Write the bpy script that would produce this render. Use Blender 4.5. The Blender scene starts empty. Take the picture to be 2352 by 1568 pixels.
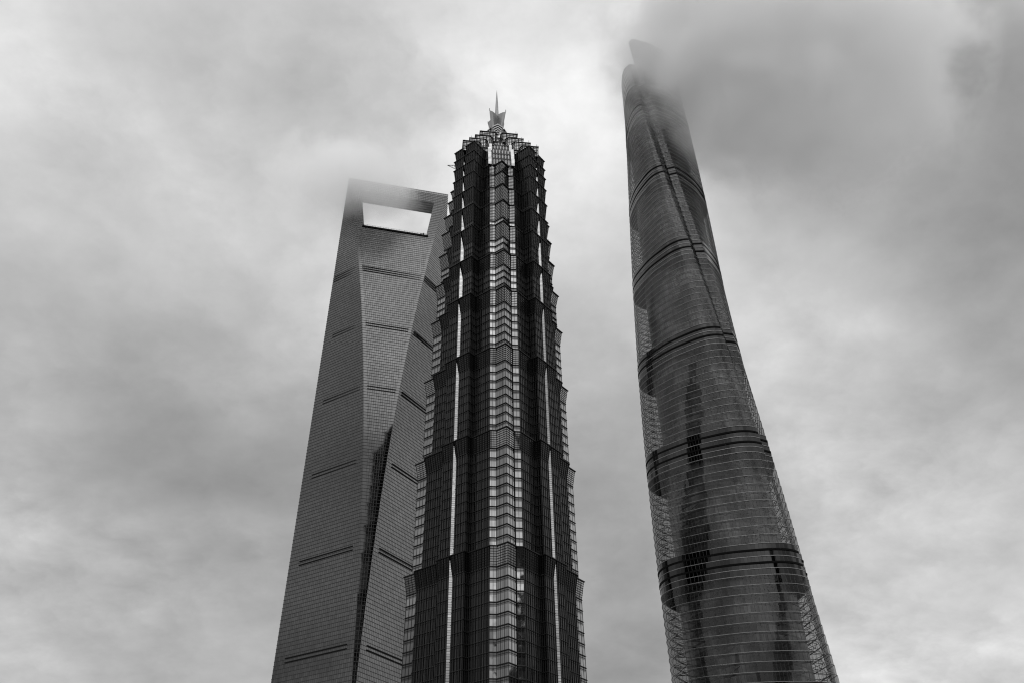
import bpy, math, random
from mathutils import Vector
random.seed(7)
C = bpy.context.scene.collection
SC = bpy.context.scene

# ------------------------------------------------------------------ camera
PITCH, ROLL, LENS = math.radians(37.4446), math.radians(-0.8773), 1950.0 / 2352.0 * 36.0
cam_d = bpy.data.cameras.new('camera'); cam_d.lens = LENS; cam_d.sensor_width = 36.0
cam_d.clip_start = 0.1; cam_d.clip_end = 20000
cam = bpy.data.objects.new('camera', cam_d); C.objects.link(cam)
FW = Vector((0, math.cos(PITCH), math.sin(PITCH)))
UP0 = Vector((0, -math.sin(PITCH), math.cos(PITCH))); RT0 = Vector((1, 0, 0))
RT = math.cos(ROLL) * RT0 + math.sin(ROLL) * UP0
UP = -math.sin(ROLL) * RT0 + math.cos(ROLL) * UP0
from mathutils import Matrix
M = Matrix((RT, UP, -FW)).transposed().to_4x4(); M.translation = Vector((0, 0, 1.6))
cam.matrix_world = M
SC.camera = cam

# ------------------------------------------------------------------ render settings
SC.view_settings.view_transform = 'Standard'; SC.view_settings.look = 'None'
SC.view_settings.exposure = 0.5; SC.view_settings.gamma = 1.0
SC.render.engine = 'CYCLES'
cy = SC.cycles
cy.max_bounces = 14; cy.glossy_bounces = 4; cy.diffuse_bounces = 3; cy.transmission_bounces = 4
cy.volume_bounces = 12; cy.transparent_max_bounces = 24
cy.volume_step_rate = 1.0; cy.volume_max_steps = 64
cy.use_denoising = True; cy.caustics_reflective = False; cy.caustics_refractive = False
cy.sample_clamp_indirect = 4.0; cy.use_adaptive_sampling = False
SC.cycles.filter_width = 1.15

# ------------------------------------------------------------------ node helpers
def N(nt, typ, **kw):
    n = nt.nodes.new(typ)
    for k, v in kw.items(): setattr(n, k, v)
    return n
class NB:
    """tiny helper to write maths in nodes"""
    def __init__(s, nt): s.nt = nt
    def put(s, sock, v):
        if hasattr(v, 'links') or isinstance(v, bpy.types.NodeSocket): s.nt.links.new(v, sock)
        else: sock.default_value = v
    def m(s, op, a, b=None, c=None, clamp=False):
        n = N(s.nt, 'ShaderNodeMath', operation=op, use_clamp=clamp)
        s.put(n.inputs[0], a)
        if b is not None: s.put(n.inputs[1], b)
        if c is not None: s.put(n.inputs[2], c)
        return n.outputs[0]
    def v(s, op, a, b=None):
        n = N(s.nt, 'ShaderNodeVectorMath', operation=op)
        s.put(n.inputs[0], a)
        if b is not None: s.put(n.inputs[1], b)
        return n.outputs['Value'] if op in ('DOT_PRODUCT', 'LENGTH') else n.outputs[0]
    def sep(s, a):
        n = N(s.nt, 'ShaderNodeSeparateXYZ'); s.put(n.inputs[0], a); return n.outputs
    def comb(s, x, y, z):
        n = N(s.nt, 'ShaderNodeCombineXYZ'); s.put(n.inputs[0], x); s.put(n.inputs[1], y); s.put(n.inputs[2], z); return n.outputs[0]
    def noise(s, vec, scale, detail=3, rough=.5, dist=0.0):
        n = N(s.nt, 'ShaderNodeTexNoise'); s.put(n.inputs['Vector'], vec)
        n.inputs['Scale'].default_value = scale; n.inputs['Detail'].default_value = detail
        n.inputs['Roughness'].default_value = rough; n.inputs['Distortion'].default_value = dist
        return n.outputs[0]
    def white(s, vec):
        n = N(s.nt, 'ShaderNodeTexWhiteNoise', noise_dimensions='3D'); s.put(n.inputs['Vector'], vec)
        return n.outputs['Value'], n.outputs['Color']
    def rng(s, a, f0, f1, t0, t1, smooth=False):
        n = N(s.nt, 'ShaderNodeMapRange'); n.clamp = True
        if smooth: n.interpolation_type = 'SMOOTHSTEP'
        s.put(n.inputs[0], a)
        for i, q in enumerate((f0, f1, t0, t1)): n.inputs[i + 1].default_value = q
        return n.outputs[0]

# ------------------------------------------------------------------ world: overcast cloud sky over a dim Nishita sky
SUN_EL, SUN_AZ = math.radians(81), math.radians(120)    # very soft, through the overcast
def s2l(v): return v / 12.92 if v < .04045 else ((v + .055) / 1.055) ** 2.4
def pix_dir(x, y):
    d = RT * (x - 1176) + UP * (784 - y) + FW * 1950.0
    return d.normalized()
# brightness of the cloud layer by direction (the cloud's own thick and thin places)
SKY = [pix_dir(x, y)[:] + (v, 1.0) for x, y, v in (
    (20, 20, .90), (110, 210, .87), (400, 60, .86), (300, 290, .77), (180, 430, .81), (560, 480, .83), (500, 640, .90), (640, 620, .86),
    (700, 250, .72), (900, 130, .78), (1010, 50, .86), (800, 340, .74), (700, 60, .82), (1170, 170, .85), (1120, 110, .83), (1275, 285, 1.07), (1240, 245, .97), (1330, 100, .82), (1420, 520, .90), (1345, 690, .86), (1400, 470, .83),
    (1820, 150, .76), (2110, 250, .70), (1960, 90, .74), (2270, 80, .66), (1900, 430, .73), (1740, 610, .90), (1890, 700, .86), (2080, 760, .76),
    (2270, 690, .68), (2290, 1000, .72), (2190, 1330, .78), (2310, 1480, .90), (2200, 1540, .84), (2010, 1080, .79), (1390, 720, .74), (1370, 860, .71), (1400, 1100, .71),
    (1420, 1400, .70), (90, 720, .78), (310, 800, .72), (420, 960, .68), (150, 1060, .74), (310, 1160, .63), (100, 1290, .83), (60, 1480, .78),
    (300, 1400, .76), (520, 1480, .79), (480, 1240, .68), (620, 800, .74), (600, 1040, .69), (1560, 60, .83), (1700, 40, .76), (2050, 480, .70), (950, 350, .80), (800, 480, .82),
    (1700, 1000, .76), (1900, 1250, .78), (2050, 1500, .76))]
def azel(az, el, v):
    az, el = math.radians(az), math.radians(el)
    return (math.cos(el) * math.sin(az), math.cos(el) * math.cos(az), math.sin(el), v, 1.0 if (abs(math.degrees(az)) < 65 and math.degrees(el) < 20) else (1.0 if math.degrees(el) > 60 else 1.65))  # unseen sky at middle heights is brightened to light the low clouds
# the rest of the sky dome, outside the picture (azimuth clockwise from the view direction)
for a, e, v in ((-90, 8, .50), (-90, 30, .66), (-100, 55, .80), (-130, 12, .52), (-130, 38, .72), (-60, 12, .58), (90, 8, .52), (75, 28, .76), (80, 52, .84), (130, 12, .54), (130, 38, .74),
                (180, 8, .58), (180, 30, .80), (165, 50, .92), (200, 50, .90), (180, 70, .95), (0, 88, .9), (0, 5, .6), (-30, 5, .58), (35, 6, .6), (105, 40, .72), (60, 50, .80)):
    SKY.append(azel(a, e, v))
w = bpy.data.worlds.new('World'); SC.world = w; w.use_nodes = True
nt = w.node_tree; nt.nodes.clear(); b = NB(nt)
tc = N(nt, 'ShaderNodeTexCoord'); D = b.v('NORMALIZE', tc.outputs['Generated'])
dx, dy, dz = b.sep(D)
# clouds live on a flat layer overhead, so their texture is taken there
zc = b.m('MAXIMUM', dz, .06)
P = b.comb(b.m('DIVIDE', dx, b.m('ADD', zc, .35)), b.m('DIVIDE', dy, b.m('ADD', zc, .35)), 0.0)
wx = b.noise(P, 2.1, 3, .5); wy = b.noise(b.v('ADD', P, (5.2, 1.3, 0)), 2.1, 3, .5)
warp = b.v('ADD', D, b.comb(b.m('MULTIPLY_ADD', wx, .22, -.11), 0.0, b.m('MULTIPLY_ADD', wy, .22, -.11)))
acc = None; wsum = None; K = 150.0
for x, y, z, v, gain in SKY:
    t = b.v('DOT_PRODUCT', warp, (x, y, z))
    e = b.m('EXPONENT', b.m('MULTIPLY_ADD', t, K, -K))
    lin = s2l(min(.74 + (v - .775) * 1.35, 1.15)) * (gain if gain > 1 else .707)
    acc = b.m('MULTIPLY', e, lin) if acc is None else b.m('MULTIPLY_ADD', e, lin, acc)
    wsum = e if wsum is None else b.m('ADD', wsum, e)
base = b.m('DIVIDE', b.m('ADD', acc, .002 * .45), b.m('ADD', wsum, .002))
n1 = b.noise(b.v('ADD', P, b.comb(b.m('MULTIPLY', wx, .35), b.m('MULTIPLY', wy, .35), 0)), 1.9, 6, .50, .0)
n2 = b.noise(b.v('ADD', P, (3.1, 7.7, 0)), 7.0, 6, .58)
n3 = b.noise(b.v('ADD', P, b.comb(b.m('MULTIPLY', n2, .12), b.m('MULTIPLY', n1, .10), 0)), 15.0, 5, .6)
tex = b.m('ADD', b.m('MULTIPLY_ADD', n1, 1.25, -.62), b.m('MULTIPLY_ADD', n2, .55, -.275))
tex = b.m('ADD', tex, b.m('MULTIPLY', b.m('MULTIPLY_ADD', n3, .46, -.23), b.rng(n1, .42, .60, .2, 1.5)))
col = b.m('MULTIPLY', base, b.m('ADD', 1.0, tex))
col = b.m('MULTIPLY', col, b.rng(dz, -.05, .02, .25, 1.0))
sky = N(nt, 'ShaderNodeTexSky', sky_type='NISHITA'); sky.sun_disc = False
sky.sun_elevation = SUN_EL; sky.sun_rotation = SUN_AZ; sky.air_density = 1.0; sky.dust_density = 4.0
bw = N(nt, 'ShaderNodeRGBToBW'); nt.links.new(sky.outputs[0], bw.inputs[0])
tot = b.m('ADD', b.m('MULTIPLY', col, 10.0), b.m('MULTIPLY', bw.outputs[0], .02))
bg = N(nt, 'ShaderNodeBackground'); bg.inputs['Strength'].default_value = .1
nt.links.new(tot, bg.inputs['Color'])
wo = N(nt, 'ShaderNodeOutputWorld'); nt.links.new(bg.outputs[0], wo.inputs[0])
w.cycles.sampling_method = 'MANUAL'; w.cycles.sample_map_resolution = 512

sun_d = bpy.data.lights.new('sun', 'SUN'); sun_d.energy = 1.0; sun_d.angle = math.radians(20); sun_d.color = (1, 1, 1)
sun = bpy.data.objects.new('sun', sun_d); C.objects.link(sun)
sd = Vector((math.cos(SUN_EL) * math.sin(SUN_AZ), math.cos(SUN_EL) * math.cos(SUN_AZ), math.sin(SUN_EL)))
sun.rotation_euler = sd.to_track_quat('Z', 'Y').to_euler()

# ------------------------------------------------------------------ materials
def new_mat(name):
    m = bpy.data.materials.new(name); m.use_nodes = True; nt = m.node_tree; nt.nodes.clear()
    return m, nt, NB(nt), N(nt, 'ShaderNodeOutputMaterial')
def metal(name, col, rough=.45, metallic=.6, var=.15, scale=.15, spec=.5):
    m, nt, b, out = new_mat(name)
    p = N(nt, 'ShaderNodeBsdfPrincipled'); tc = N(nt, 'ShaderNodeTexCoord')
    n = b.noise(tc.outputs['Object'], scale, 4, .6)
    c = b.m('MULTIPLY', b.m('MULTIPLY_ADD', n, 2 * var, 1 - var), col)
    nt.links.new(b.comb(c, c, c), p.inputs['Base Color'])
    p.inputs['Metallic'].default_value = metallic; p.inputs['Roughness'].default_value = rough; p.inputs['Specular IOR Level'].default_value = spec
    nt.links.new(p.outputs[0], out.inputs[0]); return m
def glass_wall(name, refl, pu, pv, lu=.09, lv=.0, rough=.06, var=.12, tilt=.006, line=.03, spandrel=None, wob=.0, phase=0.0, blinds=0.0):
    """coated glass in a grid of panes (UV in metres): mullion lines, panes that differ a little in tint and lie not quite flat"""
    m, nt, b, out = new_mat(name)
    uv = N(nt, 'ShaderNodeUVMap'); u, v, _ = b.sep(uv.outputs[0])
    ud = b.m('DIVIDE', b.m('ADD', u, phase), pu); vd = b.m('DIVIDE', v, pv)
    cell = b.comb(b.m('FLOOR', ud), b.m('FLOOR', vd), 0.0)
    wv, wc = b.white(cell)
    fu = b.m('FRACT', ud); fv = b.m('FRACT', vd)
    mask = b.m('LESS_THAN', fu, lu)
    if lv > 0: mask = b.m('MAXIMUM', mask, b.m('LESS_THAN', fv, lv))
    geo = N(nt, 'ShaderNodeNewGeometry')
    tilt_v = b.v('MULTIPLY', b.v('SUBTRACT', wc, (.5, .5, .5)), (tilt, tilt, tilt * .7))
    # slight bow of the facade so that reflections ripple
    nz = N(nt, 'ShaderNodeTexNoise'); nt.links.new(uv.outputs[0], nz.inputs['Vector']); nz.inputs['Scale'].default_value = .35
    tilt_v = b.v('ADD', tilt_v, b.v('MULTIPLY', b.v('SUBTRACT', nz.outputs['Color'], (.5, .5, .5)), (wob, wob, wob)))
    nrm = b.v('NORMALIZE', b.v('ADD', geo.outputs['Normal'], tilt_v))
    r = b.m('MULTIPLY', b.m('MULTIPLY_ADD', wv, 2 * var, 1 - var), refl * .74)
    big = b.noise(uv.outputs[0], .03, 3, .5); r = b.m('MULTIPLY', r, b.m('MULTIPLY_ADD', big, .3, .85))
    if spandrel:                                  # part of each storey is a duller panel
        f0, f1, k = spandrel
        inb = b.m('MULTIPLY', b.m('GREATER_THAN', fv, f0), b.m('LESS_THAN', fv, f1))
        r = b.m('MULTIPLY', r, b.m('MULTIPLY_ADD', inb, k - 1, 1.0))
    if blinds > 0:
        bl = b.m('GREATER_THAN', b.white(b.v('ADD', cell, (31.0, 7.0, 0)))[0], 1 - blinds)
        r = b.m('MULTIPLY', r, b.m('MULTIPLY_ADD', bl, -.3, 1.0))
    g = N(nt, 'ShaderNodeBsdfPrincipled'); g.inputs['Metallic'].default_value = 1.0; g.inputs['Roughness'].default_value = rough
    nt.links.new(b.comb(r, r, r), g.inputs['Base Color']); nt.links.new(nrm, g.inputs['Normal'])
    l = N(nt, 'ShaderNodeBsdfPrincipled'); l.inputs['Base Color'].default_value = (line, line, line, 1); l.inputs['Roughness'].default_value = .5
    mx = N(nt, 'ShaderNodeMixShader'); nt.links.new(mask, mx.inputs[0]); nt.links.new(g.outputs[0], mx.inputs[1]); nt.links.new(l.outputs[0], mx.inputs[2])
    nt.links.new(mx.outputs[0], out.inputs[0]); return m

# ------------------------------------------------------------------ mesh helper
class MB:
    def __init__(s): s.v = []; s.f = []; s.m = []; s.uv = []
    def quad(s, a, b, c, d, mi=0, uv=None):
        i = len(s.v); s.v += [a, b, c, d]; s.f.append((i, i + 1, i + 2, i + 3)); s.m.append(mi)
        s.uv += list(uv) if uv else [(0, 0)] * 4
    def poly(s, pts, mi=0, flip=False):
        i = len(s.v); pts = list(pts); s.v += pts; r = tuple(range(i, i + len(pts)))
        s.f.append(r[::-1] if flip else r); s.m.append(mi); s.uv += [(p[0], p[1]) for p in (pts[::-1] if flip else pts)]
    def loft(s, lo, hi, z0, z1, mats=None, us=None, closed=True, v0=None, v1=None):
        """wall between two outlines (lists of xy, counter-clockwise seen from above)"""
        n = len(lo); u = 0.0
        v0 = z0 if v0 is None else v0; v1 = z1 if v1 is None else v1
        for i in range(n if closed else n - 1):
            j = (i + 1) % n; a, b_, c, d = lo[i], lo[j], hi[j], hi[i]
            L = math.hypot(b_[0] - a[0], b_[1] - a[1])
            u0 = us[i][0] if us else u; u1 = us[i][1] if us else u + L
            s.quad((a[0], a[1], z0), (b_[0], b_[1], z0), (c[0], c[1], z1), (d[0], d[1], z1), mats[i] if mats else 0,
                   ((u0, v0), (u1, v0), (u1, v1), (u0, v1)))
            u += L
    def ring(s, inner, outer, z0, z1, mi=0, closed=True, skip=None):
        """a ledge: flat top and underside between two outlines and its outer edge"""
        n = len(inner)
        for i in range(n if closed else n - 1):
            if skip and skip[i]: continue
            j = (i + 1) % n; a, b_, c, d = inner[i], inner[j], outer[j], outer[i]
            s.quad((d[0], d[1], z0), (c[0], c[1], z0), (c[0], c[1], z1), (d[0], d[1], z1), mi)
            s.quad((a[0], a[1], z0), (b_[0], b_[1], z0), (c[0], c[1], z0), (d[0], d[1], z0), mi)
            s.quad((d[0], d[1], z1), (c[0], c[1], z1), (b_[0], b_[1], z1), (a[0], a[1], z1), mi)
    def box(s, c, ax, ay, az, mi=0):
        """box from centre and three half-axis vectors"""
        c, ax, ay, az = Vector(c), Vector(ax), Vector(ay), Vector(az)
        P = [c + i * ax + j * ay + k * az for i in (-1, 1) for j in (-1, 1) for k in (-1, 1)]
        i0 = len(s.v); s.v += [tuple(p) for p in P]
        for f in ((0, 1, 3, 2), (4, 6, 7, 5), (0, 4, 5, 1), (2, 3, 7, 6), (0, 2, 6, 4), (1, 5, 7, 3)):
            s.f.append(tuple(i0 + q for q in f)); s.m.append(mi); s.uv += [(0, 0)] * 4
    def bar(s, a, b_, r, mi=0):
        a, b_ = Vector(a), Vector(b_); d = b_ - a; L = d.length
        if L < 1e-5: return
        d /= L; x = d.orthogonal().normalized(); y = d.cross(x)
        s.box((a + b_) / 2, x * r, y * r, d * (L / 2), mi)
    def cone(s, c, r0, r1, z0, z1, n=8, mi=0, cap=True):
        A = [(c[0] + r0 * math.cos(2 * math.pi * i / n), c[1] + r0 * math.sin(2 * math.pi * i / n)) for i in range(n)]
        B = [(c[0] + r1 * math.cos(2 * math.pi * i / n), c[1] + r1 * math.sin(2 * math.pi * i / n)) for i in range(n)]
        s.loft(A, B, z0, z1, [mi] * n)
        if cap:
            s.poly([(p[0], p[1], z1) for p in B], mi); s.poly([(p[0], p[1], z0) for p in A], mi, True)
    def build(s, name, mats, parent=None, smooth=False):
        me = bpy.data.meshes.new(name); me.from_pydata(s.v, [], s.f)
        for m in mats: me.materials.append(m)
        me.polygons.foreach_set('material_index', s.m)
        if smooth: me.polygons.foreach_set('use_smooth', [True] * len(s.f))
        ul = me.uv_layers.new(name='UVMap')
        flat = [c for p in s.uv for c in p]; ul.data.foreach_set('uv', flat)
        me.update(); o = bpy.data.objects.new(name, me); C.objects.link(o)
        if parent: o.parent = parent
        return o
def empty(name, loc, rz=0, label=None, cat=None, group=None):
    o = bpy.data.objects.new(name, None); C.objects.link(o); o.location = loc; o.rotation_euler = (0, 0, rz)
    if label: o['label'] = label
    if cat: o['category'] = cat
    if group: o['group'] = group
    return o
def offset(pts, d, closed=True):
    """miter offset of a ccw outline, outward for d > 0"""
    n = len(pts); out = []
    for i in range(n):
        a, p, c = pts[(i - 1) % n], pts[i], pts[(i + 1) % n]
        e0 = (p[0] - a[0], p[1] - a[1]); e1_ = (c[0] - p[0], c[1] - p[1])
        l0 = math.hypot(*e0) or 1; l1 = math.hypot(*e1_) or 1
        n0 = (e0[1] / l0, -e0[0] / l0); n1_ = (e1_[1] / l1, -e1_[0] / l1)
        if not closed and i == 0: n0 = n1_
        if not closed and i == n - 1: n1_ = n0
        mx, my = n0[0] + n1_[0], n0[1] + n1_[1]; q = mx * mx + my * my
        k = 2 * d / q if q > .25 else 2 * d / .25
        out.append((p[0] + mx * k, p[1] + my * k))
    return out

# ================================================================== GROUND
gm = MB(); gm.quad((-5000, -5000, 0), (5000, -5000, 0), (5000, 5000, 0), (-5000, 5000, 0), 0, ((-5000, -5000), (5000, -5000), (5000, 5000), (-5000, 5000)))
gmat, gnt, gb, gout = new_mat('paving')
gtc = N(gnt, 'ShaderNodeTexCoord'); gn = gb.noise(gtc.outputs['Object'], .05, 6, .6)
gp = N(gnt, 'ShaderNodeBsdfPrincipled'); gp.inputs['Roughness'].default_value = .9
gc = gb.m('MULTIPLY_ADD', gn, .12, .16); gnt.links.new(gb.comb(gc, gc, gc), gp.inputs['Base Color']); gnt.links.new(gp.outputs[0], gout.inputs[0])
g = gm.build('ground', [gmat]); g['kind'] = 'structure'

# ================================================================== TIERED TOWER (middle)
def tiered_tower():
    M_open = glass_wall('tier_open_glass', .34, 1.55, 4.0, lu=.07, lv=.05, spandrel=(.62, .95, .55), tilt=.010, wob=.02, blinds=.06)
    M_dense = glass_wall('tier_screened_glass', .032, .85, 4.0, lu=.3, lv=.06, tilt=.01, line=.02)  # dark glass behind the close-set fins
    M_panel = glass_wall('tier_bright_panel', .47, 1.2, 4.0, lu=.07, lv=.05, spandrel=(.60, .95, .45), tilt=.02, wob=.07, var=.22, blinds=.15)
    M_groove = glass_wall('tier_groove_panel', .52, 5.0, .85, lu=.0, lv=.16, tilt=.02, var=.2)
    M_led = metal('tier_rail_metal', .008, .5, .2, spec=.2)
    M_fin = metal('tier_fin_metal', .042, .45, .6, spec=.3)
    M_roof = metal('tier_roof', .05, .8, .0)
    M_back = metal('screen_back_wall', .10, .5, .2)
    M_steel = metal('crown_steel', .20, .40, .6)
    M_white = metal('crown_pale_metal', .48, .4, .3, .06)
    M_crown = glass_wall('crown_panel', .44, 1.75, 1.05, lu=.22, lv=.30, line=.03, tilt=.012, var=.15)
    mats = [M_open, M_dense, M_panel, M_groove, M_roof]
    root = empty('tiered_skyscraper', (-6.7, 306.2, 0), math.radians(52.5),
                 'dark pagoda-like tiered skyscraper with a pointed spire, middle of the three towers', 'skyscraper')
    OP, DN, PN, GR = 0, 1, 2, 3
    def outline(s, bb, tb, gw, diag=None):
        pts, mt = [], []
        for q in range(4):
            ca, sa = [(1, 0), (0, 1), (-1, 0), (0, -1)][q]
            if diag is None:
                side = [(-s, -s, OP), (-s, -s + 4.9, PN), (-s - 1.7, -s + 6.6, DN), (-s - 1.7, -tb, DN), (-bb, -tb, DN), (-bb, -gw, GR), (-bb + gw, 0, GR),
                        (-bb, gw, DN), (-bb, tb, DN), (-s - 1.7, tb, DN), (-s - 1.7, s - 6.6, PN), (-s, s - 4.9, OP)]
            else:
                Dd, wd = diag; xa = (Dd + wd) / math.sqrt(2); ya = (Dd - wd) / math.sqrt(2)
                side = [(-xa, -ya, DN), (-xa, -tb, DN), (-bb, -tb, DN), (-bb, -gw, GR), (-bb + gw, 0, GR), (-bb, gw, DN), (-bb, tb, DN), (-xa, tb, DN), (-xa, ya, DN)]
            # the side runs along +t on the face x = -b: that is clockwise, so turn the list round later
            for x, y, m_ in side:
                pts.append((x * ca + y * sa, -x * sa + y * ca)); mt.append(m_)
        # reverse to ccw; the material of an edge i->i+1 belonged to point i
        n = len(pts); rp = pts[::-1]; rm = [mt[(n - 2 - i) % n] for i in range(n)]
        return rp, rm
    # (top, corner half size at the lip, bay half depth, lip height, storey, lean over the whole tier)
    T = [(68, 23.7, 27.5, 7, 4.0), (124.5, 23.1, 26.9, 7, 4.0), (171.5, 22.6, 26.8, 7, 4.0), (211.5, 21.9, 26.8, 7, 4.0), (243.5, 21.2, 26.7, 7.5, 4.0),
         (265.5, 20.7, 26.6, 7, 3.4), (285, 19.9, 26.5, 8.5, 3.4), (300, 19.3, 26.5, 10, 3.2), (312, 18.8, 26.5, 9.5, 3.2), (323, 17.7, 26.5, 11, 3.2),
         (331.5, 16.9, 26.5, 8.5, 3.2), (338.5, None, 26.4, 7, 3.2), (345.5, None, 26.3, 7, 3.2)]
    z0 = 0.0
    for ti, (zt, s, bb, lip, st) in enumerate(T):
        fl = .85 if ti < 5 else 1.0
        dg = {11: (17.9, 7.2), 12: (17.0, 7.2)}.get(ti)
        if s is None: s = 16.0
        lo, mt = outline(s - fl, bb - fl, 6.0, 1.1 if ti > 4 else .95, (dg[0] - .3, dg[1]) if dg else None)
        hi, _ = outline(s, bb, 6.45, .25, dg)
        wide = {0: 2.9, 1: 2.7, 2: 1.6, 3: .8}.get(ti, 0)          # the lower storeys are longer on one side
        if wide: lo, hi = [[(x, y + (wide if y > 6.6 else 0)) for x, y in q] for q in (lo, hi)]
        zl = zt - lip
        mb = MB()
        ks = max(1, round((zl - z0) / st))
        if zl - z0 > .5: mb.loft(lo, lo, z0, zl, mt, v0=0.0, v1=4.0 * ks)
        za = max(zl, z0); nn_ = len(lo); uu = 0.0
        for i in range(nn_):
            j = (i + 1) % nn_; L_ = math.hypot(lo[j][0] - lo[i][0], lo[j][1] - lo[i][1])
            up = lo if mt[i] == GR else hi             # the groove panels stay upright while the bays lean out round them
            v0_, v1_ = (0.0, zt - za) if mt[i] == GR else (.1, 2.4)
            mb.quad(lo[i] + (za,), lo[j] + (za,), up[j] + (zt,), up[i] + (zt,), mt[i], ((uu, v0_), (uu + L_, v0_), (uu + L_, v1_), (uu, v1_)))
            if mt[i] == GR:
                e_ = i if mt[i - 1] != GR else j
                mb.poly([lo[e_] + (za,), hi[e_] + (zt,), lo[e_] + (zt,)], 1)
            uu += L_
        mb.poly([(p[0], p[1], zt) for p in hi], 4)
        tier = mb.build('facade_tier', mats, root)
        # rails round every storey of the shaft, close-set rails round the flared lip
        rb = MB(); n = len(lo); nogr = [q == GR for q in mt]
        if zl - z0 > 3:
            k = max(1, round((zl - z0) / st)); dz = (zl - z0) / k
            for i in range(1, k + 1):
                z = z0 + i * dz
                rb.ring(lo, offset(lo, .30), z - .20, z - .06, 0, skip=nogr)
                rb.ring(lo, offset(lo, .12), z - .95, z - .87, 0, skip=nogr)
        k = max(3, round((zt - max(zl, z0)) / .88)); zz0 = max(zl, z0); dz = (zt - zz0) / k
        for i in range(1, k + 1):
            t = i / k; z = zz0 + i * dz
            cur = [(a[0] + (c_[0] - a[0]) * t, a[1] + (c_[1] - a[1]) * t) for a, c_ in zip(lo, hi)]
            rb.ring(cur, offset(cur, .15 if i < k else .42), z - .13, z + (.02 if i < k else .2), 0, skip=nogr if i < k else None)
        rb.build('rail_screen', [M_led], tier)
        # upright fins on the dense faces, thin ones on the open faces
        fb = MB()
        for i in range(n):
            j = (i + 1) % n; a, c_ = lo[i], lo[j]; A, Cc = hi[i], hi[j]
            ex, ey = c_[0] - a[0], c_[1] - a[1]; L = math.hypot(ex, ey)
            if mt[i] == GR or L < 1.0: continue
            ex, ey = ex / L, ey / L; nx, ny = ey, -ex
            if mt[i] == DN: p_, wd, dp = 1.25, .10, .24
            else: p_, wd, dp = 1.6, .045, .10
            m_ = max(1, round(L / p_))
            for q in range(m_ + 1):
                if mt[i] == DN and q in (0, m_): f = (q + (.15 if q == 0 else -.15)) / m_
                else: f = q / m_
                X0 = (a[0] + (c_[0] - a[0]) * f, a[1] + (c_[1] - a[1]) * f); X1 = (A[0] + (Cc[0] - A[0]) * f, A[1] + (Cc[1] - A[1]) * f)
                def fin(P0, P1, za, zb, mi=0):
                    W = (ex * wd, ey * wd); O_ = (nx * dp, ny * dp)
                    p = [(P0[0] + W[0], P0[1] + W[1]), (P0[0] + W[0] + O_[0], P0[1] + W[1] + O_[1]), (P0[0] - W[0] + O_[0], P0[1] - W[1] + O_[1]), (P0[0] - W[0], P0[1] - W[1])]
                    r = [(P1[0] + W[0], P1[1] + W[1]), (P1[0] + W[0] + O_[0], P1[1] + W[1] + O_[1]), (P1[0] - W[0] + O_[0], P1[1] - W[1] + O_[1]), (P1[0] - W[0], P1[1] - W[1])]
                    fb.loft(p[::-1], r[::-1], za, zb, [mi] * 4, closed=True)
                if zl - z0 > .5: fin(X0, X0, z0 + .05, zl)
                fin(X0, X1, max(zl, z0) + .05, zt - .02, 1 if ti < 6 else 0)
        fb.build('fin_screen', [M_fin, M_led], tier)
        # lightning rods and rail posts standing along the lip
        if ti > 5:
            pb = MB()
            oo = offset(hi, .1)
            for i in range(n):
                j = (i + 1) % n; a, c_ = oo[i], oo[j]; L = math.hypot(c_[0] - a[0], c_[1] - a[1])
                if mt[i] == GR: continue
                for q in range(int(L / 2.4) + 1):
                    f = (q + .5) / (int(L / 2.4) + 1); x, y = a[0] + (c_[0] - a[0]) * f, a[1] + (c_[1] - a[1]) * f
                    pb.bar((x, y, zt + .2), (x, y, zt + random.uniform(.9, 1.6)), .05)
            pb.build('guard_rail', [M_led], tier)
        z0 = zt
    # local axes of the diagonals: u points to a corner, v across it
    def diag(q, u, v):
        a = math.radians(45 + 90 * q); return (u * math.cos(a) - v * math.sin(a), u * math.sin(a) + v * math.cos(a))
    # rows of capped columns in the cut corners, with pale piers at their sides
    for q in range(4):
        cs = empty('column_screen', (0, 0, 0)); cs.parent = root
        rows = [(21.4, 331.5, 336.4, 6), (20.2, 336.4, 341.5, 6), (18.9, 341.5, 346.8, 6), (17.4, 346.8, 351.6, 5), (15.6, 351.6, 356.2, 2)]
        for ri, (u, za, zb, nc) in enumerate(rows):
            wb = MB(); wv = (4.9, 4.9, 4.9, 4.4, 2.2)[ri]
            P4 = [diag(q, u - .9, wv), diag(q, u - 3.4, wv), diag(q, u - 3.4, -wv), diag(q, u - .9, -wv)]
            wb.loft(P4[::-1] if False else P4, P4, za, zb - .4, [0] * 4); wb.poly([(p[0], p[1], zb - .4) for p in P4], 0)
            wb.build('back_wall', [M_back], cs)
            for k in range(nc):
                v = (k - (nc - 1) / 2) * 1.5
                c_ = diag(q, u, v); cb = MB()
                cb.cone(c_, .34, .34, za, zb - .9, 8); cb.cone(c_, .72, .30, zb - .95, zb - .5, 8); cb.cone(c_, .70, .05, zb - .5, zb + .15, 8)
                cb.build('column', [M_white], cs)
            if ri < 4:
                for sgn in (-1, 1):
                    pb = MB(); v0, v1 = 5.05 * sgn, 6.65 * sgn
                    if ri == 3: v0, v1 = 4.5 * sgn, 5.9 * sgn
                    P4 = [diag(q, u + .1, v0), diag(q, u + .1, v1), diag(q, u - 3.4, v1), diag(q, u - 3.4, v0)]
                    if sgn > 0: pass
                    else: P4 = P4[::-1]
                    pb.loft(P4, P4, za, zb + .3, [0] * 4, v0=za, v1=zb); pb.poly([(p[0], p[1], zb + .3) for p in P4], 1)
                    pb.build('pier', [M_groove, M_white], cs)
    # crown: four stepped storeys turned 45 degrees, each side open at its middle
    crown = empty('crown', (0, 0, 0)); crown.parent = root
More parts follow.
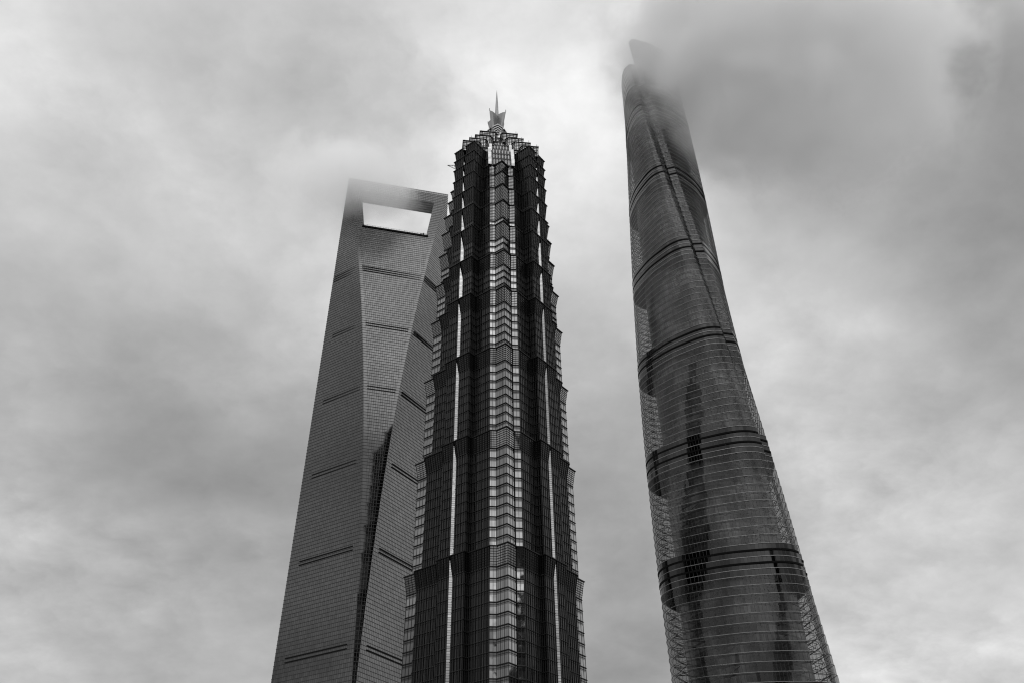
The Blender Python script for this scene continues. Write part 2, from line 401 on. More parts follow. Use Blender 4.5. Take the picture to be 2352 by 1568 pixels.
    for (za, zb, Dc, nn) in ((343.0, 350.0, 19.4, 10.2), (350.0, 356.8, 15.9, 6.6), (356.8, 363.6, 12.7, 3.4), (363.6, 370.5, 10.0, 1.3)):
        pts = []
        for q in range(4):
            ch = min(1.3, nn * .6)
            for u, v in ((Dc, -Dc), (Dc, -nn - ch), (Dc - ch, -nn), (Dc - 3.6, -nn), (Dc - 3.6, nn), (Dc - ch, nn), (Dc, nn + ch)):
                pts.append(diag(q, u, v))
        lo = offset(pts, -.35); mb = MB()
        mb.loft(lo, pts, za, zb, [0] * len(pts), v0=0, v1=zb - za); mb.poly([(p[0], p[1], zb) for p in pts], 1)
        ct = mb.build('crown_storey', [M_crown, M_roof], crown)
        rb = MB()
        k = 6
        for i in range(k + 1):
            t = i / k; z = za + (zb - za) * t
            cur = [(a[0] + (c_[0] - a[0]) * t, a[1] + (c_[1] - a[1]) * t) for a, c_ in zip(lo, pts)]
            rb.ring(cur, offset(cur, .14 if i < k else .4), z - .10, z + (.04 if i < k else .22))
        rb.build('rail_screen', [M_led], ct)
        fb = MB()
        for i in range(len(pts)):
            a, c_ = offset(pts, .15)[i], offset(pts, .15)[(i + 1) % len(pts)]; L = math.hypot(c_[0] - a[0], c_[1] - a[1])
            for kk in range(int(L / 1.75) + 1):
                f = (kk + .5) / (int(L / 1.75) + 1); x, y = a[0] + (c_[0] - a[0]) * f, a[1] + (c_[1] - a[1]) * f
                fb.bar((x, y, za), (x, y, zb + (random.uniform(.6, 2.2) if kk % 2 == 0 else 0)), .09)
        fb.build('mullion', [M_led], ct)
    # spire: pedestal, flaring petals, chevron plates, needle
    sp = empty('spire', (0, 0, 0)); sp.parent = root
    pb = MB()
    def sq(r, k=.45):
        o = []
        for q in range(4):
            o += [diag(q, r, -r * k), diag(q, r, r * k)]
        return o
    pb.loft(sq(5.6), sq(4.9), 370.5, 374.5, [0] * 8); pb.loft(sq(4.9), sq(3.9), 374.5, 383.6, [0] * 8); pb.poly([(p[0], p[1], 383.6) for p in sq(3.9)], 0)
    for z in (372.5, 376, 378.5, 381, 383.5): pb.ring(sq(3.6), sq(5.0 - (z - 374.5) * .11), z - .1, z + .1)
    pb.build('pedestal', [M_steel], sp)
    for q in range(4):
        def ax(r, t):
            a = math.radians(90 * q); return (r * math.cos(a) - t * math.sin(a), r * math.sin(a) + t * math.cos(a))
        mb = MB()
        b0 = [ax(4.3, 0), ax(3.5, 1.1), ax(.9, 1.1), ax(.9, -1.1), ax(3.5, -1.1)]
        b1 = [ax(6.6, 0), ax(5.2, 1.0), ax(1.0, .75), ax(1.0, -.75), ax(5.2, -1.0)]
        zt = [396.4, 396.0, 397.6, 397.6, 396.0]
        for i in range(5):
            j = (i + 1) % 5
            mb.quad(b0[i] + (383.2,), b0[j] + (383.2,), b1[j] + (zt[j],), b1[i] + (zt[i],), 0)
        mb.poly([p + (z,) for p, z in zip(b1, zt)], 0); mb.poly([p + (383.2,) for p in b0], 0, True)
        pet = mb.build('petal', [M_steel], sp)
        rb = MB(); t0 = ax(6.5, 0)
        rb.bar(t0 + (396.2,), t0 + (398.1,), .14); t1 = ax(4.9, 0); rb.bar(t1 + (394.2,), t1 + (395.9,), .12)
        rb.build('lightning_rod', [M_led], pet)
        cb = MB()
        for k in range(5):
            z = 382.6 - k * 1.8; r = 4.75 - k * .55; hw = 2.9 - k * .5
            a_ = diag(q, 4.0 + .12 * k, hw); m_ = diag(q, 6.0 - .1 * k, 0); c_ = diag(q, 4.0 + .12 * k, -hw)
            for P0, P1 in ((a_, m_), (m_, c_)):
                cb.quad(P0 + (z,), P1 + (z,), P1 + (z + .95,), P0 + (z + .95,), 0)
                cb.quad(P1 + (z,), P0 + (z,), diag(q, 0, 0) + (z,), diag(q, 0, 0) + (z,), 1)
                cb.quad(P0 + (z + .95,), P1 + (z + .95,), diag(q, 0, 0) + (z + .95,), diag(q, 0, 0) + (z + .95,), 1)
        cb.build('chevron_plate', [M_white, M_led], sp)
    nb = MB()
    def ng(r): return [diag(q, r * f, r * g_) for q in range(4) for f, g_ in ((1, -.42), (1, .42))]
    lv = [(383.0, 1.2), (392, 1.12), (400, .95), (408, .70), (415, .42), (419, .22), (421.6, .04)]
    for (za, ra), (zb, rb_) in zip(lv, lv[1:]): nb.loft(ng(ra), ng(rb_), za, zb, [0] * 8)
    nb.build('needle', [M_steel], sp)
    return root
tiered_tower()

# window-cleaning crane leaning out over the left lip of the tiered tower
def lip_crane(loc, rz, label):
    m = metal('crane_metal', .10, .5, .5)
    r = empty('maintenance_crane', loc, rz, label, 'crane', 'window-cleaning cranes on the tower tops')
    a = MB(); a.bar((0, 0, 0), (6.5, 0, 1.2), .16); a.bar((6.5, 0, 1.2), (1.0, 0, -3.6), .14)
    for k in range(4):
        f = (k + 1) / 5; a.bar((6.5 * f, 0, 1.2 * f), (1.0 + 5.5 * f, 0, -3.6 + 4.8 * f), .08)
    a.build('jib', [m], r)
    c_ = MB(); c_.box((-1.6, 0, .4), (1.6, 0, 0), (0, .8, 0), (0, 0, .7)); c_.build('machine_box', [m], r)
    return r
a52 = math.radians(52.5)
def jl(x, y): return (-6.7 + x * math.cos(a52) - y * math.sin(a52), 306.2 + x * math.sin(a52) + y * math.cos(a52))
_j = jl(-25.9, 6.2); lip_crane((_j[0] + 2.2, _j[1], 336.8), math.radians(172), 'small triangular crane jutting left from the upper tiers of the middle tower')

# ================================================================== WEDGE TOWER WITH OPENING (left)
def wedge_tower():
    M_g = glass_wall('wedge_glass', .155, 1.32, 2.1, lu=.17, lv=.0, var=.13, tilt=.0035, wob=.006, line=.03, rough=.05)
    M_e = glass_wall('wedge_corner_glass', .16, 2.4, 2.1, lu=.06, lv=.0, var=.08, tilt=.003, line=.03, rough=.05)
    M_l = metal('wedge_ledge_metal', .045, .5, .3)
    M_b = metal('wedge_vent_black', .008, .7, 0.0, spec=.1)
    M_r = metal('wedge_soffit', .22, .5, .3)
    mats = [M_g, M_e, M_r]
    HT = 492.0; HD = 38.064
    root = empty('wedge_skyscraper', (-84.685, 443.469, 0), math.radians(14.02),
                 'glass skyscraper tapering to a blade with a trapezoid opening near its top, leftmost tower', 'skyscraper')
    def gfun(h):
        q = (HT - h) / 392.0; return min(.992, 1.841 * q - .9227 * q * q + .0644 * q ** 3)
    def fold(h): gg = gfun(h); return (1 - gg) * HD, gg * HD          # half width and depth of the cut face
    E_ = 2.3
    def outl(h):
        """hexagon ccw from above: A(left) -> front-left fold -> front-right fold -> C(right) -> back folds"""
        w_, d_ = fold(h); d_ = max(d_, .35); w_ = max(w_, .6); e = min(E_, w_ * .45)
        sh = .038 * min(1.0, max(0.0, (430 - h) / 60))     # the cut face is turned a touch
        return [(-HD, 0), (-w_, -d_ - sh * w_), (-w_ + e, -d_ - sh * (w_ - e)), (w_ - e, -d_ + sh * (w_ - e)), (w_, -d_ + sh * w_), (HD, 0), (w_, d_), (w_ - e, d_), (-w_ + e, d_), (-w_, d_)]
    def us(h):
        w_, d_ = fold(h); L = math.hypot(HD - w_, d_); e = min(E_, w_ * .45)
        return L, w_, e
    MT = [0, 1, 0, 1, 0, 0, 1, 0, 1, 0]
    def wall(mb, ha, hb, parts=range(10), cut=None):
        lo, hi = outl(ha), outl(hb); La, wa, ea = us(ha); Lb, wb, eb = us(hb)
        U = [((0, La), (0, Lb)), ((-.2, .2 + ea), (-.2, .2 + eb)), ((-wa + ea, wa - ea), (-wb + eb, wb - eb)), ((-.2, .2 + ea), (-.2, .2 + eb)), ((100 - La, 100), (100 - Lb, 100))]
        for i in parts:
            j = (i + 1) % 10; a, b_, c_, d_ = lo[i], lo[j], hi[j], hi[i]; (u0, u1), (t0, t1) = U[i % 5]
            mb.quad((a[0], a[1], ha), (b_[0], b_[1], ha), (c_[0], c_[1], hb), (d_[0], d_[1], hb), MT[i], ((u0, ha), (u1, ha), (t1, hb), (t0, hb)))
    # main body up to the sill
    HS = 435.0; HTOP = 478.0
    lev = [HS * i / 104 for i in range(105)]
    mb = MB()
    for a, b_ in zip(lev, lev[1:]): wall(mb, a, b_)
    mb.poly([(p[0], p[1], HS) for p in outl(HS)], 2)
    body = mb.build('tower_body', mats, root)
    lb = MB()
    nrow = int(HS / 2.1)
    for i in range(20, nrow + 1):
        h = i * 2.1; o = outl(h); lb.ring(offset(o, -.05), offset(o, .15), h - .20, h)
    lb.build('floor_ledge', [M_l], body)
    # legs either side of the opening
    def hw(h): return 22.2 + (h - HS) * (27.4 - 22.2) / (HTOP - HS)    # half width of the opening
    for sgn in (-1, 1):
        mb = MB(); rb = MB()
        lv2 = [HS + (HTOP - HS) * i / 10 for i in range(11)]
        for ha, hb in zip(lv2, lv2[1:]):
            def prof(h):
                w_, d_ = fold(h); d_ = max(d_, .35); x = hw(h)
                e = 2.0
                P_ = [(-HD, 0), (-w_, -d_), (-w_ + 2.0, -d_), (-x - e, -d_), (-x, -d_), (-x, d_), (-x - e, d_), (-w_ + 2.0, d_), (-w_, d_)]
                return P_ if sgn < 0 else [(-p[0], p[1]) for p in P_][::-1]
            lo, hi = prof(ha), prof(hb); n = len(lo)
            for i in range(n):
                j = (i + 1) % n; a, b_, c_, d_ = lo[i], lo[j], hi[j], hi[i]
                if abs(b_[1] - a[1]) < 1e-6 : u0, u1, t0, t1 = a[0], b_[0], d_[0], c_[0]; mi = 1 if abs(b_[0] - a[0]) < 2.5 else 0
                elif abs(b_[0] - a[0]) < 1e-6: u0, u1, t0, t1 = a[1], b_[1], d_[1], c_[1]; mi = 2
                else:
                    u0 = 0; u1 = math.hypot(b_[0] - a[0], b_[1] - a[1]); t0 = 0; t1 = math.hypot(c_[0] - d_[0], c_[1] - d_[1]); mi = 0
                    if sgn > 0 and i == n - 1 or sgn < 0 and i == n - 1: u0, u1, t0, t1 = 100 - u1, 100, 100 - t1, 100
                mb.quad((a[0], a[1], ha), (b_[0], b_[1], ha), (c_[0], c_[1], hb), (d_[0], d_[1], hb), mi, ((u0, ha), (u1, ha), (t1, hb), (t0, hb)))
        leg = mb.build('side_leg', mats, root)
        k = int(HS / 2.1) + 1
        while k * 2.1 < HTOP:
            h = k * 2.1
            w_, d_ = fold(h); x = hw(h)
            P_ = [(-HD, 0), (-w_, -d_), (-w_ + 2.0, -d_), (-x - .3, -d_), (-x - .3, d_), (-w_ + 2.0, d_), (-w_, d_)]
            P_ = P_ if sgn < 0 else [(-p[0], p[1]) for p in P_][::-1]
            rb.ring(offset(P_, -.05), offset(P_, .15), h - .20, h); k += 1
        rb.build('floor_ledge', [M_l], leg)
    # the beam over the opening: glazed front, sloping soffit
    mb = MB()
    lv3 = [HTOP + (HT - HTOP) * i / 5 for i in range(6)]
    for ha, hb in zip(lv3, lv3[1:]): wall(mb, ha, hb)
    mb.poly([(p[0], p[1], HT) for p in outl(HT)], 2)
    w0, d0 = fold(HTOP); x1 = hw(HTOP); xb = 26.4; hb = 471.8; db = fold(hb)[1]
    # soffit slopes down from the front edge to the back edge
    def q_(a, b_, c_, d_, mi=2): mb.quad(a, b_, c_, d_, mi, ((a[0], a[1]), (b_[0], b_[1]), (c_[0], c_[1]), (d_[0], d_[1])))
    q_((-x1 - 2.2, -d0 + .02, HTOP), (-xb - 1, db - .1, hb), (xb + 1, db - .1, hb), (x1 + 2.2, -d0 + .02, HTOP))
    mb.quad((xb + 1, db, hb), (-xb - 1, db, hb), (-x1 - 2.2, d0, HTOP), (x1 + 2.2, d0, HTOP), 0, ((xb, hb), (-xb, hb), (-x1, HTOP), (x1, HTOP)))
    beam = mb.build('top_bridge', mats, root)
    rb = MB(); h = math.ceil(HTOP / 2.1) * 2.1
    while h <= HT:
        o = outl(h - .01); rb.ring(offset(o, -.05), offset(o, .15), h - .20, h); h += 2.1
    for k in range(5):
        t = (k + .5) / 5; y = -d0 + (db + d0) * t; z = HTOP + (hb - HTOP) * t
        rb.box((0, y, z - .1), (x1 - 1.2, 0, 0), (0, .12, 0), (0, 0, .12))
    rb.build('floor_ledge', [M_l], beam)
    # dark gallery along the sill and its rail
    sb = MB(); w_, d_ = fold(HS)
    sb.box((0, -d_ - .25, 434.9), (23.6, 0, 0), (0, .45, 0), (0, 0, .6)); sb.box((0, 0, 435.75), (22.0, 0, 0), (0, d_ + .1, 0), (0, 0, .25))
    for i in range(24): sb.bar((-22 + i * 1.9, -d_ - .3, 436.0), (-22 + i * 1.9, -d_ - .3, 436.8), .06)
    sb.bar((-22, -d_ - .3, 436.8), (22, -d_ - .3, 436.8), .06)
    sb.build('sill', [M_b], root)
    # double black vent bands, every twelve storeys
    def slot(c_, ax, ay, az):
        vb = MB(); vb.box(c_, ax, ay, az); vb.build('vent_slot', [M_b], root)
    for hc, front in ((84.5, 0), (134.8, 0), (185.5, 0), (237.5, 0), (288.0, 1), (338.5, 1), (389.0, 2)):
        for dz in ((0, -2.1) if front < 2 else (2.1, 0, -2.1)):
            h = hc + dz; w_, d_ = fold(h); L = math.hypot(HD - w_, d_); ex, ey = (HD - w_) / L, -d_ / L
            for sg in (-1, 1):
                t0, t1 = 7.4, L - (4.6 if front == 0 else 2.4)
                if front == 2: t0, t1 = 1.0, L - .4
                nx, ny = (ey, -ex)
                p0 = (-HD + ex * t0, ey * t0); p1 = (-HD + ex * t1, ey * t1)
                cx_, cy_ = (p0[0] + p1[0]) / 2 + nx * .1, (p0[1] + p1[1]) / 2 + ny * .1
                hl = (t1 - t0) / 2
                slot((cx_ if sg < 0 else -cx_, cy_, h), (ex * hl if sg < 0 else -ex * hl, ey * hl, 0), ((nx if sg < 0 else -nx) * .24, ny * .24, 0), (0, 0, .24 if front < 2 else .12))
            if front: slot((0, -d_ - .12, h), (w_ - 2.2, -.038 * (w_ - 2.2) * -1, 0), (0, .22, 0), (0, 0, .14 if front == 1 else .10))
    return root
wedge_tower()
a14 = math.radians(14.02)
def wl(x, y): return (-84.685 + x * math.cos(a14) - y * math.sin(a14), 443.469 + x * math.sin(a14) + y * math.cos(a14))
def sill_crane():
    m = metal('sill_crane_metal', .06, .5, .4)
    r = empty('maintenance_crane', wl(20.6, -7.6) + (435.9,), a14, 'tiny upright crane standing on the sill inside the trapezoid opening of the left tower', 'crane', 'window-cleaning cranes on the tower tops')
    a = MB(); a.cone((0, 0), .6, .4, 0, 3.4, 8); a.build('mast', [m], r)
    c_ = MB(); c_.bar((0, 0, 3.2), (-2.6, 0, 2.2), .16); c_.build('jib', [m], r)
sill_crane()

# ================================================================== TWISTED TOWER (right)
SK = 1.088
def twisted_tower():
    p_c = (104.812 * SK, 395.4953 * SK)
    k0, ka, kb, th0, om, amp, am6, nl, nr, nv, dep = 36.2579, .4134, -.1168, 345.0548, -.2083, .122, .021, .5958, 18.7559, 8.6526, .1196
    def hm(z): return (z - 1.6) / SK + 1.6
    def kk(z): h = hm(z) / 632; return SK * k0 * (1 - ka * h + kb * h * h)
    def S(d): a = math.radians(d); return 1 + amp * math.cos(3 * a) + am6 * math.cos(6 * a)
    ANG = [nl, nv, nr] + [nr + (360 + nl - nr) * i / 112 for i in range(1, 112)]
    ANG_N = len(ANG)
    def outl(z, inset=0.0):
        k = kk(z); th = th0 + om * hm(z); o = []
        for i, d in enumerate(ANG):
            r = k * (S(d) - (dep if i == 1 else 0)) - inset; a = math.radians(d + th); o.append((r * math.cos(a), r * math.sin(a)))
        return o
    # skin glass: thin, see-through, reflecting, with upright mullions
    m, nt, b, out = new_mat('twist_skin_glass')
    uv = N(nt, 'ShaderNodeUVMap'); u, v, _ = b.sep(uv.outputs[0])
    PU, PV = 1.9, 1.0
    ud = b.m('DIVIDE', u, PU); cell = b.comb(b.m('FLOOR', ud), b.m('FLOOR', b.m('ADD', v, .01)), 0.0); wv, wc = b.white(cell)
    mask = b.m('LESS_THAN', b.m('FRACT', ud), .085)
    geo = N(nt, 'ShaderNodeNewGeometry')
    nrm = b.v('NORMALIZE', b.v('ADD', geo.outputs['Normal'], b.v('MULTIPLY', b.v('SUBTRACT', wc, (.5, .5, .5)), (.022, .022, .012))))
    fr = N(nt, 'ShaderNodeLayerWeight'); fr.inputs['Blend'].default_value = .38
    fac = b.m('MULTIPLY_ADD', fr.outputs['Fresnel'], .46, .10, clamp=True)
    fac = b.m('MULTIPLY', fac, b.m('MULTIPLY_ADD', wv, .16, .92))
    gl = N(nt, 'ShaderNodeBsdfGlossy'); gl.inputs['Roughness'].default_value = .05; gl.inputs['Color'].default_value = (.27, .27, .27, 1); nt.links.new(nrm, gl.inputs['Normal'])
    tr = N(nt, 'ShaderNodeBsdfTransparent'); tv = b.m('MULTIPLY_ADD', wv, .06, .89); nt.links.new(b.comb(tv, tv, tv), tr.inputs['Color'])
    mx = N(nt, 'ShaderNodeMixShader'); nt.links.new(fac, mx.inputs[0]); nt.links.new(tr.outputs[0], mx.inputs[1]); nt.links.new(gl.outputs[0], mx.inputs[2])
    l = N(nt, 'ShaderNodeBsdfPrincipled'); l.inputs['Base Color'].default_value = (.02, .02, .02, 1)
    m2 = N(nt, 'ShaderNodeMixShader'); nt.links.new(mask, m2.inputs[0]); nt.links.new(mx.outputs[0], m2.inputs[1]); nt.links.new(l.outputs[0], m2.inputs[2])
    nt.links.new(m2.outputs[0], out.inputs[0]); M_skin = m
    M_belt = glass_wall('twist_belt_glass', .060, 1.9, 1.0, lu=.09, lv=0, tilt=.01, var=.12, line=.02)
    M_led = metal('twist_ledge_metal', .26, .4, .6)
    M_blk = metal('twist_slot_black', .006, .7, 0, spec=.05)
    M_slab = metal('twist_slab', .07, .8, 0)
    M_str = metal('twist_truss_metal', .07, .5, .4)
    M_in = glass_wall('twist_inner_wall', .10, 1.6, 4.8, lu=.10, lv=.16, tilt=.01, var=.5, line=.06)
    # inner curtain wall: pale blinds and dim rooms
    m, nt, b, out = new_mat('twist_inner_curtain')
    uv = N(nt, 'ShaderNodeUVMap'); u, v, _ = b.sep(uv.outputs[0])
    c1 = b.comb(b.m('FLOOR', b.m('DIVIDE', u, 1.5)), b.m('FLOOR', v), 0.0); w1 = b.white(c1)[0]
    c2 = b.comb(b.m('FLOOR', b.m('DIVIDE', u, 9.0)), b.m('FLOOR', v), 3.0); w2 = b.white(c2)[0]
    fold_ = b.m('MULTIPLY_ADD', b.m('SINE', b.m('MULTIPLY', u, 14.0)), .25, .75)
    sm = b.noise(b.comb(b.m('MULTIPLY', u, .045), b.m('MULTIPLY', v, .22), 0.0), 1.0, 3, .5)
    patch = b.rng(sm, .42, .66, .0, 1.0, smooth=True)
    val = b.m('MULTIPLY', b.m('MULTIPLY', b.m('MULTIPLY_ADD', w2, .25, patch), b.m('MULTIPLY_ADD', w1, .7, .5)), fold_)
    gv = b.m('MULTIPLY_ADD', val, .26, .004)
    sl = b.m('LESS_THAN', b.m('FRACT', v), .2); gv = b.m('MULTIPLY', gv, b.m('MULTIPLY_ADD', sl, -.6, 1.0))
    pp = N(nt, 'ShaderNodeBsdfPrincipled'); nt.links.new(b.comb(gv, gv, gv), pp.inputs['Base Color']); pp.inputs['Roughness'].default_value = .35
    nt.links.new(pp.outputs[0], out.inputs[0]); M_cur = m

    root = empty('twisted_skyscraper', (p_c[0], p_c[1], 0), 0,
                 'twisting round-edged glass skyscraper whose top fades into cloud, right of the others', 'skyscraper')
    belts = [(101.0, 107.6), (167.1, 173.7), (234.5, 241.1), (307.1, 312.9), (380.0, 386.8), (456.0, 462.5), (532.5, 539.0)]
    us0 = None
    def walls(mb, z0, z1, row, mi=0):
        zm = (z0 + z1) / 2; o = outl(zm); n = len(o)
        scale = kk(zm) / kk(240); U = [(math.radians(ANG[i]) * 36.0) for i in range(n)] + [math.radians(360 + ANG[0]) * 36.0]
        for i in range(n):
            a, b_ = o[i], o[(i + 1) % n]; u0, u1 = U[i], U[i + 1]
            mb.quad((a[0], a[1], z0), (b_[0], b_[1], z0), (b_[0], b_[1], z1), (a[0], a[1], z1), mi, ((u0, row + .02), (u1, row + .02), (u1, row + .98), (u0, row + .98)))
        return o
    zprev = 0.0; row = 0
    for zi in range(len(belts) + 1):
        ztop = belts[zi][0] - 6.2 if zi < len(belts) else 566.0
        nfl = max(2, round((ztop - zprev) / 4.75)); dz = (ztop - zprev) / nfl
        skin = MB(); led = MB(); trs = MB()
        zmid = (ztop + zprev) / 2; ri = kk(zmid) * .825
        for f in range(nfl):
            z0 = zprev + f * dz; z1 = z0 + dz; row += 1
            if z1 < 40: pass
            o = walls(skin, z0, z1, row)
            lo_, hi_ = offset(o, -.12), offset(o, .26)
            led.ring(lo_, hi_, z0 - .11, z0 + .11)
            if z0 > 60:
                th = th0 + om * hm(z0)
                pts = []
                for q in range(36):
                    d = 10 * q + (5 if f % 2 else 0); k = kk(z0 + dz / 2)
                    rr = k * S(d) - 1.1
                    if d < nr + 2 or d > 358: rr = k * (S(nv) - dep) - .9
                    a = math.radians(d + th); gap = rr - ri
                    pts.append((rr * math.cos(a), rr * math.sin(a), gap, a))
                for q in range(36):
                    x0, y0, g0, a0 = pts[q]; x1, y1, g1, a1 = pts[(q + 1) % 36]
                    trs.bar((x0, y0, z0 - .35), (x1, y1, z0 - .35), .11)
                    if g0 > 1.2 and q % 3 == 0: trs.bar((x0, y0, z0 - .35), (ri * math.cos(a0), ri * math.sin(a0), z0 - .35), .11)
                    if g0 > 2.5 and q % 2 == f % 2:
                        s_ = .5 if q % 2 else -.5
                        trs.bar((x0, y0, z0 - .35), (ri * math.cos(a0 + s_ * .35), ri * math.sin(a0 + s_ * .35), z0 - .35 + (0 if q % 3 else dz)), .09)
        sk = skin.build('glass_skin', [M_skin], root)
        led.build('floor_ledge', [M_led], sk)
        if ztop > 80: trs.build('ring_truss', [M_str], sk)
        # round inner tower behind the skin
        ib = MB(); nc = 64
        for f in range(nfl):
            z0 = zprev + f * dz; z1 = z0 + dz
            ci = [(ri * math.cos(2 * math.pi * i / nc), ri * math.sin(2 * math.pi * i / nc)) for i in range(nc)]
            ib.loft(ci, ci, z0, z1, [0] * nc, us=[(2 * math.pi * i / nc * ri, 2 * math.pi * (i + 1) / nc * ri) for i in range(nc)], v0=f + zi * 30 + .001, v1=f + zi * 30 + .999)
        ib.build('inner_tower', [M_cur], root)
        if zi < len(belts):
            b0, b1 = belts[zi]; zb = ztop; ze = b1 + 3.4
            bm_ = MB(); lb = MB(); gaps = []
            cuts = [zb, b0 - 2.9, b0, (b0 + b1) / 2, b1, ze]
            for a_, c_ in zip(cuts, cuts[1:]):
                row += 1; o = walls(bm_, a_, c_, row)
                if abs(a_ - b0) < .01 or abs(a_ - b1) < .01: blk = MB(); blk.ring(offset(o, -.5), offset(o, .36), a_ - .5, a_ + .5); gaps.append(blk)
                else: lb.ring(offset(o, -.5), offset(o, .28), a_ - .13, a_ + .13)
            # closed slabs under and over the plant storeys
            bm_.poly([(p[0], p[1], zb + .2) for p in outl(zb + 1, .25)], 1, True)
            bm_.poly([(p[0], p[1], ze - .2) for p in outl(ze - 1, .25)], 1)
            belt = bm_.build('plant_belt', [M_belt, M_slab], root)
            lb.build('floor_ledge', [M_led], belt); [q.build('shadow_gap', [M_blk], belt) for q in gaps]
            zprev = ze
        else: zprev = ztop
    # crown parapet: the skin rises in a spiral, highest beside the notch
    cb = MB(); lb = MB(); n = len(ANG)
    def ztop_at(i):
        d = ANG[i]
        if d <= nv + .1: return 597.0
        t = (d - nr) / (360 + nl - nr); return 632.5 - 36 * max(0, t) ** .9
    zs = [566.0 + 5.2 * i for i in range(14)]
    for z0, z1 in zip(zs, zs[1:]):
        row += 1; o = outl((z0 + z1) / 2)
        for i in range(n):
            j = (i + 1) % n
            ha = ztop_at(i); hb = ztop_at(j) if j else 597.0
            if i == 1: ha = 632.5                     # the tall lip starts in the notch
            if min(ha, hb) <= z0 and max(ha, hb) <= z0: continue
            ta, tb_ = min(z1, max(ha, z0)), min(z1, max(hb, z0)); a, b_ = o[i], o[j]
            u0 = math.radians(ANG[i]) * 36; u1 = math.radians(ANG[j] if j else 360 + ANG[0]) * 36
            cb.quad((a[0], a[1], z0), (b_[0], b_[1], z0), (b_[0], b_[1], tb_), (a[0], a[1], ta), 0, ((u0, row + .02), (u1, row + .02), (u1, row + .98), (u0, row + .98)))
            oo, oi = offset(o, .28), offset(o, -.4)
            if ha >= z0 and hb >= z0:
                for P_, Q_ in (((oo[i], oo[j]), None),):
                    lb.quad(oo[i] + (z0 - .14,), oo[j] + (z0 - .14,), oo[j] + (z0 + .14,), oo[i] + (z0 + .14,))
                    lb.quad(oi[i] + (z0 - .14,), oi[j] + (z0 - .14,), oo[j] + (z0 - .14,), oo[i] + (z0 - .14,))
                    lb.quad(oo[i] + (z0 + .14,), oo[j] + (z0 + .14,), oi[j] + (z0 + .14,), oi[i] + (z0 + .14,))
    cr = cb.build('crown_parapet', [M_belt], root); lb.build('floor_ledge', [M_led], cr)
    rf = MB(); rf.poly([(p[0], p[1], 583.0) for p in outl(583, .4)], 0); rf.build('roof', [M_slab], root)
    return root
twisted_tower()

# ================================================================== OFFICE TOWERS round the square, seen only as dark reflections in the glass
def office_tower(loc, rz, w_, d_, h_, crown_w, label):
    M_w = glass_wall('office_wall', .06, 3.0, 3.8, lu=.25, lv=.35, line=.05); M_r = metal('office_roof', .08, .8, 0)
    r = empty('office_tower', loc, rz, label, 'office tower')
    a = MB(); o = [(-w_, -d_), (w_, -d_), (w_, d_), (-w_, d_)]; a.loft(o, o, 0, h_ * .86, [0] * 4); a.poly([(p[0], p[1], h_ * .86) for p in o], 1)
    a.build('shaft', [M_w, M_r], r)
    b_ = MB(); o2 = [(x * crown_w, y * crown_w) for x, y in o]; b_.loft(o2, o2, h_ * .86, h_ * .96, [0] * 4); b_.poly([(p[0], p[1], h_ * .96) for p in o2], 1)
    b_.build('upper_storeys', [M_w, M_r], r)
    c_ = MB(); c_.cone((0, 0), w_ * .3, .4, h_ * .96, h_, 8); c_.build('roof_mast', [M_r], r)
office_tower((200, 118, 0), .3, 19, 19, 305, .8, 'dark square office tower mirrored low in the twisted tower, the broadest reflection')
office_tower((-22, -62, 0), .5, 13, 15, 280, .6, 'slim dark office tower with a mast mirrored low in the twisted tower')
office_tower((101, -80, 0), .2, 14, 13, 262, .7, 'dark office tower mirrored in the lowest pale strip of the middle tower')
office_tower((298, 358, 0), .4, 18, 16, 176, .95, 'lower dark office tower mirrored in the right-hand corner glass of the middle tower')

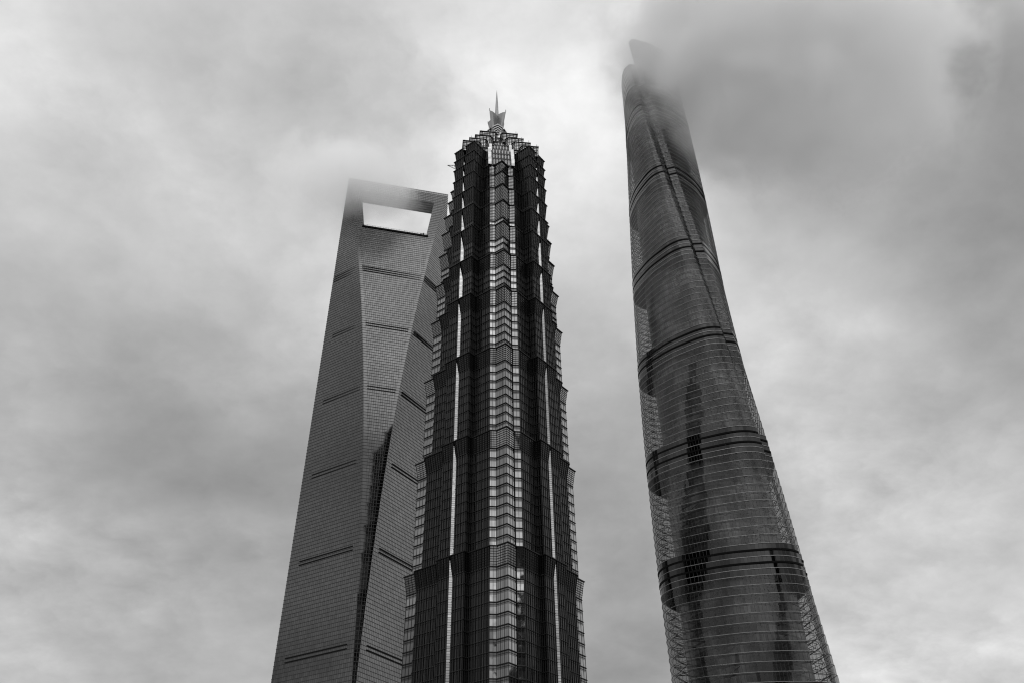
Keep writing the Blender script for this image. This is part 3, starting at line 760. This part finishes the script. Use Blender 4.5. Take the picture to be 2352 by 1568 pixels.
# ================================================================== LOW CLOUD round the tower tops
def low_cloud(name, loc, rad, dens, label, seed, lo=1.5, hi=2.6, scale=1.5):
    mb = MB(); nu, nv_ = 24, 14
    P = lambda i, j: (math.cos(2 * math.pi * i / nu) * math.sin(math.pi * j / nv_), math.sin(2 * math.pi * i / nu) * math.sin(math.pi * j / nv_), math.cos(math.pi * j / nv_))
    vs = [(0, 0, 1)] + [P(i, j) for j in range(1, nv_) for i in range(nu)] + [(0, 0, -1)]; fs = []
    for i in range(nu):
        k = (i + 1) % nu; fs.append((0, 1 + i, 1 + k))
        for j in range(nv_ - 2): a = 1 + j * nu; fs.append((a + i, a + nu + i, a + nu + k, a + k))
        a = 1 + (nv_ - 2) * nu; fs.append((a + i, len(vs) - 1, a + k))
    me = bpy.data.meshes.new(name); me.from_pydata(vs, [], fs); me.update()
    o = bpy.data.objects.new(name, me); C.objects.link(o); o.location = loc; o.scale = rad
    o['kind'] = 'stuff'; o['label'] = label
    m, nt, b, out = new_mat(name + '_vapour'); me.materials.append(m)
    tc = N(nt, 'ShaderNodeTexCoord'); r = b.v('LENGTH', tc.outputs['Object'])
    pos = b.v('ADD', b.v('MULTIPLY', tc.outputs['Object'], tuple(q / 60.0 for q in rad)), (seed, seed * 1.7, 0))
    n = b.noise(pos, scale, 4, .55, .4)
    f = b.m('ADD', b.m('MULTIPLY_ADD', r, -lo, lo), b.m('MULTIPLY_ADD', n, hi, -.5 * hi))     # ragged edge: distance inwards plus noise
    soft = b.rng(r, 1.0, .72, 0.0, 1.0, smooth=True)
    d = b.m('MULTIPLY', b.m('MULTIPLY', soft, b.rng(f, .12, 1.0, 0.0, 1.0, smooth=True)), dens)
    pv = N(nt, 'ShaderNodeVolumePrincipled'); pv.inputs['Color'].default_value = (1, 1, 1, 1); pv.inputs['Anisotropy'].default_value = .1
    nt.links.new(d, pv.inputs['Density']); nt.links.new(pv.outputs[0], out.inputs['Volume'])
    return o
low_cloud('low_cloud', (220, 394, 610), (174, 114, 206), .056, 'pale cloud swallowing the top of the twisted tower', 3.3, hi=1.9)
low_cloud('low_cloud', (-122, 418, 476), (78, 50, 44), .036, 'thin mist over the top corner of the tower with the opening', 8.1)
